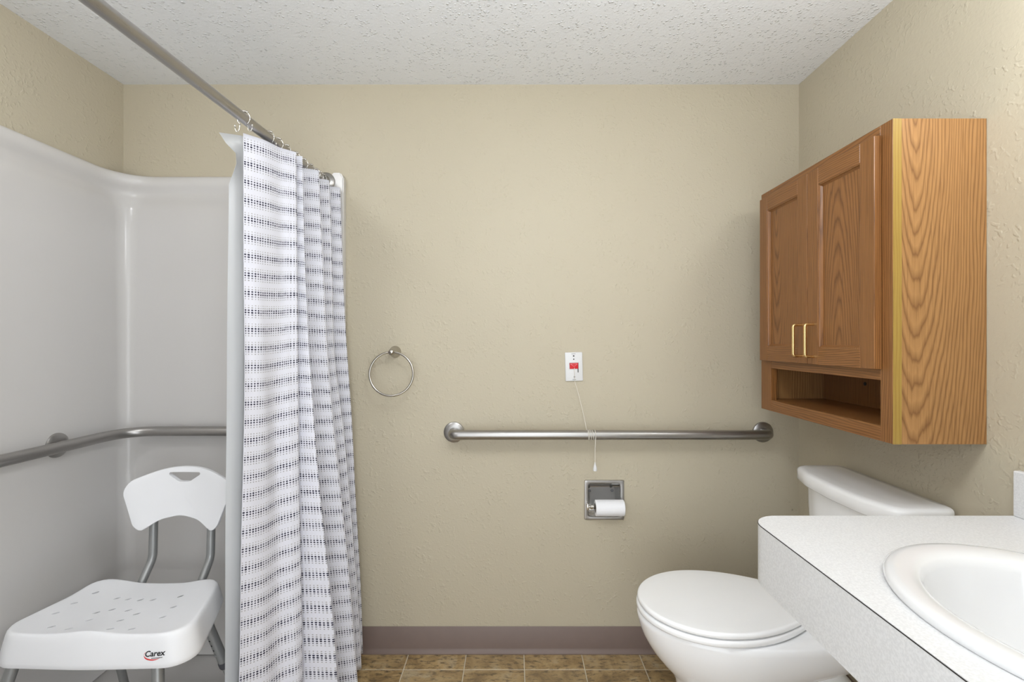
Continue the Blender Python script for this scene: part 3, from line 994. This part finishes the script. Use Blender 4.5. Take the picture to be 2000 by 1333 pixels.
# ================================================================ WALL CABINET
CX0, CY0, CY1, CZ0, CZ1 = 0.910, -0.763, -0.151, 0.995, 1.778
root = thing('wall_cabinet', (XR, (CY0+CY1)/2, CZ0), 'oak wall cabinet with two doors and an open shelf above the toilet', 'cabinet')
o_side = oak('oak_side_lit', 'z', -0.476, 0.0, -0.115, 0.86, 0.0072, (0.39, 0.205, 0.076), (0.135, 0.056, 0.018), seed=1.0, rough=0.3)  # lit copy of the cabinet oak, coloured lighter than the fronts
OFFY = (CY0+CY1)/2
o_doorA = oak('oak_door_panel_near', 'z', -0.365, 0.0, 0.10, 0.10, 0.0075, OAK_SHADE_L, OAK_SHADE_D, seed=3.1)
o_doorB = oak('oak_door_panel_far', 'z', -0.05, 0.0, -0.08, 0.9, 0.0065, OAK_SHADE_L, OAK_SHADE_D, seed=7.7)
o_stile = oak('oak_stile', 'z', 0.4, 0.2, 0.02, 0.0, 0.0052, OAK_SHADE_L, OAK_SHADE_D, seed=4.2)
o_rail = oak('oak_rail', 'y', 0.02, 0.008, 0.10, 0.2, 0.0060, OAK_SHADE_L, OAK_SHADE_D, seed=9.3)
o_frame = oak('oak_face_frame', 'z', -0.9, 0.3, 0.01, 0, 0.0055, OAK_SHADE_L, OAK_SHADE_D, seed=2.4)
o_railf = oak('oak_frame_rail', 'y', 0.3, 0.3, 0.02, 0, 0.0055, OAK_SHADE_L, OAK_SHADE_D, seed=6.1)
o_edge = oak('oak_yellow_edge', 'z', 0.5, 0.3, 0.01, 0, 0.007, (0.36, 0.235, 0.055), (0.27, 0.16, 0.034), seed=5.0)
FT = 0.020
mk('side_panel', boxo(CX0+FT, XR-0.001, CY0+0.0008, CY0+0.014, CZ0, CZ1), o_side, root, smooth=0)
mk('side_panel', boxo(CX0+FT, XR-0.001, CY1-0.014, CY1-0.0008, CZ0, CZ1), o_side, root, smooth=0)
mk('top_panel', boxo(CX0+FT, XR-0.001, CY0+0.014, CY1-0.014, CZ1-0.016, CZ1-0.003), o_rail, root, smooth=0)
mk('bottom_panel', boxo(CX0+FT, XR-0.001, CY0+0.014, CY1-0.014, 1.020, 1.033), o_rail, root, smooth=0)
mk('shelf', boxo(CX0+FT, XR-0.001, CY0+0.014, CY1-0.014, 1.150, 1.163), o_rail, root, smooth=0)
mk('back_panel', boxo(XR-0.008, XR-0.001, CY0+0.014, CY1-0.014, CZ0+0.01, CZ1-0.016), o_frame, root, smooth=0)
# face frame
OY0, OY1 = CAMY+1.194, CAMY+1.700
bx_ = lambda y0, y1, z0, z1: boxo(CX0, CX0+FT, y0, y1, z0, z1, 0.0008, 1)
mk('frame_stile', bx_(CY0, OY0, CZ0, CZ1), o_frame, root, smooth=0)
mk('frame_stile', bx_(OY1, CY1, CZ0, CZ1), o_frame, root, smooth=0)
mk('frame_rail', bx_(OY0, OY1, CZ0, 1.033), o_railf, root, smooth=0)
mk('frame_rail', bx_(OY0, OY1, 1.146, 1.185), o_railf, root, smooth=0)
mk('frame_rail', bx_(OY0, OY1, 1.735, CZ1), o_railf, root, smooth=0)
mk('edge_strip', boxo(CX0+0.0006, CX0+FT+0.001, CY0-0.0008, CY0+0.0012, CZ0, CZ1-0.0005), o_edge, root, smooth=0)['label'] = 'yellowish oak edge strip'
bm = bmesh.new(); lathe(bm, [(0, 0), (0.006, 0), (0.006, 0.0015), (0, 0.0015)], (XR-0.008, CAMY+1.545, 1.105), (-1, 0, 0), 16)
mk('screw_cap', bm, M['black'], root)
# doors
DX0, DX1 = CX0-0.0195, CX0-0.0005
DZ0, DZ1 = 1.173, 1.751
for (y0, y1, pm, hy) in ((CAMY+1.188, CAMY+1.4585, o_doorA, CAMY+1.428), (CAMY+1.4605, CAMY+1.741, o_doorB, CAMY+1.488)):
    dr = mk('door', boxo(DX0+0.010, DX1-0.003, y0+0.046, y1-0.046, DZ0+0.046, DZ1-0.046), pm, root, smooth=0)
    W = 0.050
    def bevbox(ya, yb2, za, zb):
        return boxo(DX0, DX1, ya, yb2, za, zb, 0.0012, 1)
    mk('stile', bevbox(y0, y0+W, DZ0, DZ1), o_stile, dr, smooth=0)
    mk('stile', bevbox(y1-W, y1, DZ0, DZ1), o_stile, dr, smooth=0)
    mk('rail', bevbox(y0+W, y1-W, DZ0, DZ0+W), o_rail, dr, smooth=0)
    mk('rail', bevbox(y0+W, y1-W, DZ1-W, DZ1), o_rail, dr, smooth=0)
    # moulded bead round the panel
    bm = bmesh.new()
    def loop(ins, x): return [Vector((x, a, b)) for a, b in ((y0+W+ins, DZ0+W+ins), (y1-W-ins, DZ0+W+ins), (y1-W-ins, DZ1-W-ins), (y0+W+ins, DZ1-W-ins))]
    loft(bm, [loop(-0.0005, DX0+0.0012), loop(0.0025, DX0+0.0018), loop(0.004, DX0+0.005), loop(0.008, DX0+0.0095), loop(0.009, DX0+0.0102)], False, False)
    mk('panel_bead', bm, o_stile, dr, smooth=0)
    bm = bmesh.new()
    pts = fillet([(DX0+0.001, hy, 1.1965), (DX0-0.026, hy, 1.1965), (DX0-0.026, hy, 1.2925), (DX0+0.001, hy, 1.2925)], 0.009, 6)
    tube(bm, pts, 0.0041, 14)
    h = mk('handle', bm, M['brass'], dr); h['label'] = 'polished brass pull handle'

# ================================================================ TOILET
TYC = -0.478
root = thing('toilet', (0.75, TYC, 0), 'white porcelain toilet with closed lid beside the counter', 'toilet')
def egg(z, xf, xb, hw, n=64, e=2.0, mid=0.45):
    """plan ring: rounded front at xf, squarer back at xb"""
    xm = lerp(xf, xb, mid)
    out = []
    for k in range(n):
        a = 2*PI*k/n
        c, s = math.cos(a), math.sin(a)
        if c >= 0:      # back half
            ee = 3.2
            tb = lerp(0.62, 1.0, sstep((z-0.27)/0.09)) if z > 0.05 else 0.9
            cc = abs(c)**(2/ee)
            x = xm+(xb-xm)*cc; y = hw*math.copysign(abs(s)**(2/ee), s)*lerp(1.0, tb, sstep(cc*1.25))
        else:
            x = xm-(xm-xf)*abs(c)**(2/e); y = hw*math.copysign(abs(s)**(2/e), s)
        out.append(Vector((x, TYC+y, z)))
    return out
R_ = [(0.0, .455, .985, .122), (.018, .457, .985, .121), (.03, .466, .98, .113), (.08, .482, .975, .105), (.15, .490, .97, .100), (.205, .490, .965, .102), (.235, .485, .96, .113), (.262, .468, .955, .130),
      (.29, .441, .955, .148), (.32, .417, .97, .162), (.345, .401, .99, .171), (.37, .388, 1.005, .178), (.39, .381, 1.01, .182), (.415, .374, 1.01, .184), (.428, .373, 1.01, .183), (.434, .378, 1.005, .178)]
bm = bmesh.new()
rings = [egg(*r) for r in R_]
rings.append([Vector((lerp(.62, p.x, .8), lerp(TYC, p.y, .8), .434)) for p in rings[-1]])
loft(bm, rings)
bowl = mk('bowl', bm, M['toilet'], root, smooth=60)
# rear shelf that carries the tank
bm = bmesh.new()
rr = []
for z, ins in ((.345, .03), (.36, .008), (.38, 0.0), (.415, 0.0), (.428, .003), (.4335, .008)):
    rr.append([Vector((x, y, z)) for x, y in resample(round_poly([(.86+ins, TYC-.135+ins), (1.115-ins, TYC-.125+ins), (1.115-ins, TYC+.125-ins), (.86+ins, TYC+.135-ins)], [.03]*4, 6), 64)])
loft(bm, rr)
mk('tank_shelf', bm, M['toilet'], root, smooth=60)
# trapway relief on both sides of the pedestal
for sy in (-1, 1):
    bm = bmesh.new()
    y = TYC+sy*0.074
    path = fillet([(0.70, y-sy*0.03, .13), (0.78, y, .235), (0.87, y+sy*0.006, .315), (0.945, y+sy*0.002, .23), (0.955, y-sy*0.01, .03)], 0.07, 8)
    tube(bm, path, [0.036+0.006*math.sin(PI*i/(len(path)-1)) for i in range(len(path))], 20)
    mk('trapway', bm, M['toilet'], root, smooth=80)
    bm = bmesh.new(); lathe(bm, [(0, 0), (.016, 0), (.015, .010), (.010, .016), (0, .018)], (0.72, TYC+sy*0.108, .018), (0, 0, 1), 20)
    mk('bolt_cap', bm, M['toiletseat'], root)
# seat and lid outline
def seat_ol(grow=0.0, back=0.81, n=80):
    xs0, xm, hw = 0.373-grow, 0.585, 0.182+grow
    P = []
    for k in range(41):
        a = PI/2+PI*k/40
        c, s = math.cos(a), math.sin(a)
        P.append((xm+(xm-xs0)*c, TYC+hw*s))
    for k in range(1, 13):
        x = lerp(xm, back, k/12)
        P.append((x, TYC-hw*(1-0.42*((x-xm)/0.225)**2)))
    for k in range(12, 0, -1):
        x = lerp(xm, back, k/12)
        P.append((x, TYC+hw*(1-0.42*((x-xm)/0.225)**2)))
    return resample(P, n)
def plate3(grow, back, z0, z1, r, dome=0.0):
    P = seat_ol(grow, back)
    c = Vector((0.60, TYC))
    def ins(d): 
        out = []
        for p in P:
            v = p-c; L = v.length
            out.append(c+v*((L-d)/L))
        return out
    b = bmesh.new()
    rings = []
    m = 5
    for k in range(m+1):
        a = PI/2*k/m
        rings.append([Vector((p.x, p.y, z0+r*(1-math.sin(a)))) for p in ins(r*(1-math.cos(a)))][:] if False else [Vector((p.x, p.y, z0+r-r*math.cos(a))) for p in ins(r-r*math.sin(a))])
    for k in range(m+1):
        a = PI/2*k/m
        rings.append([Vector((p.x, p.y, z1-r+r*math.sin(a))) for p in ins(r-r*math.cos(a))])
    for s in (0.85, 0.6, 0.3, 0.05):
        rings.append([Vector((lerp(c.x, p.x, s), lerp(c.y, p.y, s), z1+dome*(1-s*s))) for p in ins(r)])
    loft(b, rings)
    return b
mk('seat_ring', plate3(0.001, 0.845, .4365, .4545, .007), M['toiletseat'], root, smooth=60)
mk('seat_lid', plate3(-0.002, 0.815, .4565, .474, .008, .003), M['toiletseat'], root, smooth=60)
for sy in (-1, 1):
    mk('hinge', boxo(.815, .865, TYC+sy*.075-.018, TYC+sy*.075+.018, .434, .462, .008, 3), M['toiletseat'], root)
# tank
def tank_ring(z, xf, hw, bow, r=0.03, xb=1.122):
    P = round_poly([(xb, TYC+hw), (xb, TYC-hw), (xf+bow, TYC-hw), (xf+bow*.2, TYC-hw*.55), (xf, TYC), (xf+bow*.2, TYC+hw*.55), (xf+bow, TYC+hw)], [0.012, 0.012, r, .2, .3, .2, r], 6)
    return [Vector((p.x, p.y, z)) for p in resample(P, 72)]
bm = bmesh.new()
loft(bm, [tank_ring(.434, .985, .165, .03), tank_ring(.45, .975, .178, .032), tank_ring(.55, .968, .190, .033), tank_ring(.70, .963, .199, .035), tank_ring(.772, .962, .201, .035)])
mk('tank', bm, M['toilet'], root, smooth=50)
bm = bmesh.new()
loft(bm, [tank_ring(.769, .950, .212, .036), tank_ring(.770, .942, .219, .036), tank_ring(.774, .938, .2225, .037), tank_ring(.803, .9365, .2235, .037, .032, 1.126), tank_ring(.8095, .939, .2215, .037, .032, 1.126), tank_ring(.814, .9445, .217, .037, .03, 1.124), tank_ring(.816, .953, .210, .036, .03, 1.121), tank_ring(.817, .985, .18, .03, .03, 1.10)])
mk('tank_lid', bm, M['toilet'], root, smooth=50)
bm = bmesh.new(); tube(bm, fillet([(.985, TYC-.165, .71), (.945, TYC-.165, .71), (.940, TYC-.10, .703)], .01, 5), .007, 12)
mk('flush_lever', bm, M['chrome'], root)

# ================================================================ COUNTER AND SINK
KX0, KY1, KY0, KZ = 0.525, CAMY+1.080, -1.70, 0.851
SCX, SCY, SA, SB = 0.790, CAMY+0.650, 0.216, 0.255
root = thing('vanity_counter', ((KX0+XR)/2, (KY0+KY1)/2, KZ-0.126), 'white laminate wall-hung vanity counter with deep rounded apron', 'counter')
ko = round_poly([(XR-0.002, KY1), (KX0, KY1), (KX0, KY0), (XR-0.002, KY0)], [0.001, 0.062, 0.062, 0.001], 12)
# outer loop seen from the sink centre
N = 144
def ray_poly(poly, c, a):
    dx, dy = math.cos(a), math.sin(a)
    best = None
    m = len(poly)
    for i in range(m):
        x1, y1 = poly[i]; x2, y2 = poly[(i+1) % m]
        ex, ey = x2-x1, y2-y1
        den = dx*ey-dy*ex
        if abs(den) < 1e-12: continue
        t = ((x1-c[0])*ey-(y1-c[1])*ex)/den
        u = ((x1-c[0])*dy-(y1-c[1])*dx)/den
        if t > 0 and -1e-9 <= u <= 1+1e-9 and (best is None or t < best): best = t
    return (c[0]+dx*best, c[1]+dy*best)
angs = sorted(set([2*PI*k/N for k in range(N)] + [math.atan2(y-SCY, x-SCX) % (2*PI) for x, y in ko]))
angs = [a for i, a in enumerate(angs) if i == 0 or a-angs[i-1] > 1e-5]
outr = [Vector(ray_poly(ko, (SCX, SCY), a)) for a in angs]
def ell(a, s):
    # point of the ellipse in direction a
    r = 1/math.sqrt((math.cos(a)/(SA*s))**2+(math.sin(a)/(SB*s))**2)
    return Vector((SCX+r*math.cos(a), SCY+r*math.sin(a)))
bm = bmesh.new()
inn = [ell(a, .93) for a in angs]
V3 = lambda P, z: [Vector((p.x, p.y, z)) for p in P]
loft(bm, [V3(inn, KZ-.02), V3(inn, KZ), V3(outr, KZ), V3(outr, KZ-.0012), V3(outr, KZ-.02), V3(inn, KZ-.02)], False, False)
mk('worktop', bm, M['laminate'], root, smooth=30)
def band(z0, z1, grow, th):
    P = [Vector(p) for p in resample(round_poly([(XR-0.002, KY1+grow), (KX0-grow, KY1+grow), (KX0-grow, KY0-grow), (XR-0.002, KY0-grow)], [0.0001, 0.062+grow, 0.062+grow, 0.0001], 12), 400)]
    Q = [Vector(p) for p in resample(round_poly([(XR-0.002, KY1-th), (KX0+th, KY1-th), (KX0+th, KY0+th), (XR-0.002, KY0+th)], [0.0001, 0.062-th, 0.062-th, 0.0001], 12), 400)]
    b = bmesh.new()
    loft(b, [V3(P, z1), V3(P, z0), V3(Q, z0), V3(Q, z1), V3(P, z1)], False, False)
    return b
mk('apron', band(KZ-.126, KZ-.0022, 0.0006, .018), M['laminate'], root, smooth=30)
mk('edge_seam', band(KZ-.0024, KZ-.0010, 0.0009, .001), M['seam'], root, smooth=30)
mk('backsplash', boxo(XR-0.018, XR-0.0008, KY0, KY1-0.001, KZ, KZ+.102, .002, 1), M['laminate'], root)
# sink
root = thing('sink_basin', (SCX, SCY, KZ), 'white oval porcelain drop-in sink set in the counter', 'sink')
bm = bmesh.new()
NS = 96
def er(s, z, ox=0.0, ds=0.0):
    return [Vector((SCX+ox+(SA*s-ds)*math.cos(2*PI*k/NS), SCY+(SB*s-ds)*math.sin(2*PI*k/NS), KZ+z)) for k in range(NS)]
loft(bm, [er(.992, .0006), er(1.0, .004), er(1.0, .008), er(.992, .0125), er(.97, .0155), er(.93, .0165), er(.86, .015, -.001), er(.80, .012, -.003), er(.775, .008, -.004), er(.755, -.004, -.005), er(.73, -.03, -.006), er(.68, -.065, -.007), er(.58, -.105, -.008), er(.42, -.135, -.008), er(.22, -.148, -.008), er(.10, -.150, -.008),
          er(.10, -.158, -.008), er(.42, -.143, -.008), er(.60, -.110, -.008), er(.70, -.07, -.007), er(.76, -.03, -.006), er(.80, -.006), er(.92, .0006), er(.992, .0006)], False, False)
mk('basin', bm, M['porcelain'], root, smooth=60)
bm = bmesh.new(); lathe(bm, [(0, 0), (.020, 0), (.0235, .002), (.0235, .004), (.018, .005), (0, .0035)], (SCX-.008, SCY, KZ-.153), (0, 0, 1), 28)
mk('drain', bm, M['chrome'], root)

# ================================================================ LAMPS OF THE ROOM AND ADDED SHOWER FILL (above the mirror side, outside the frame)
glow = emit('lit_globe_glass', (0.95, 0.975, 1.0), VANITY_STRENGTH)
root = thing('vanity_light', (XR, SCY, 1.95), 'four-globe vanity light bar on the right wall above the sink', 'lamp')
mk('back_plate', boxo(XR-0.030, XR-0.0005, SCY-.29, SCY+.29, 1.90, 2.00, .006), M['chrome'], root)
for k in range(4):
    y = SCY-.215+.1433*k
    bm = bmesh.new(); lathe(bm, [(0, 0), (.024, 0), (.024, .02), (0, .02)], (XR-.030, y, 1.95), (-1, 0, 0), 20)
    mk('socket', bm, M['chrome'], root)
    bm = bmesh.new(); sphere(bm, (XR-.088, y, 1.95), .042, 24, 16)
    mk('globe', bm, glow, root, smooth=180)
root = thing('ceiling_light', (0.12, -1.30, ZC), 'frosted glass globe hanging close under the ceiling behind the camera', 'lamp')
LXc, LYc = 0.12, -1.30
bm = bmesh.new(); lathe(bm, [(0, 0), (.065, 0), (.065, -.012), (.05, -.02), (.012, -.025), (.012, -.17), (.04, -.175), (.04, -.19), (0, -.19)], (LXc, LYc, ZC-.0005), (0, 0, 1), 40)
mk('canopy', bm, M['nickel'], root)
bm = bmesh.new(); sphere(bm, (LXc, LYc, ZC-.29), .11, 32, 20)
mk('glass_globe', bm, emit('lit_frosted_glass', (0.92, 0.96, 1.0), CEILING_STRENGTH), root, smooth=180)
SXc, SYc = -1.12, -1.25  # added fill dome, brightens the left walls and surround; no known fixture
root = thing('shower_fill_light', (SXc, SYc, ZC), 'added frosted dome giving fill light over the shower', 'lamp')
bm = bmesh.new(); lathe(bm, [(0, 0), (.13, 0), (.13, -.018), (.12, -.022), (0, -.022)], (SXc, SYc, ZC-.0005), (0, 0, 1), 40)
mk('pan', bm, M['plate'], root)
bm = bmesh.new(); lathe(bm, [(.115, -.0225), (.115, -.05), (.105, -.085), (.08, -.112), (.045, -.126), (0, -.13)], (SXc, SYc, ZC-.0005), (0, 0, 1), 40)
mk('fill_dome', bm, emit('fill_dome_glow', (0.95, 0.97, 1.0), SHOWER_FILL_STRENGTH), root, smooth=180)
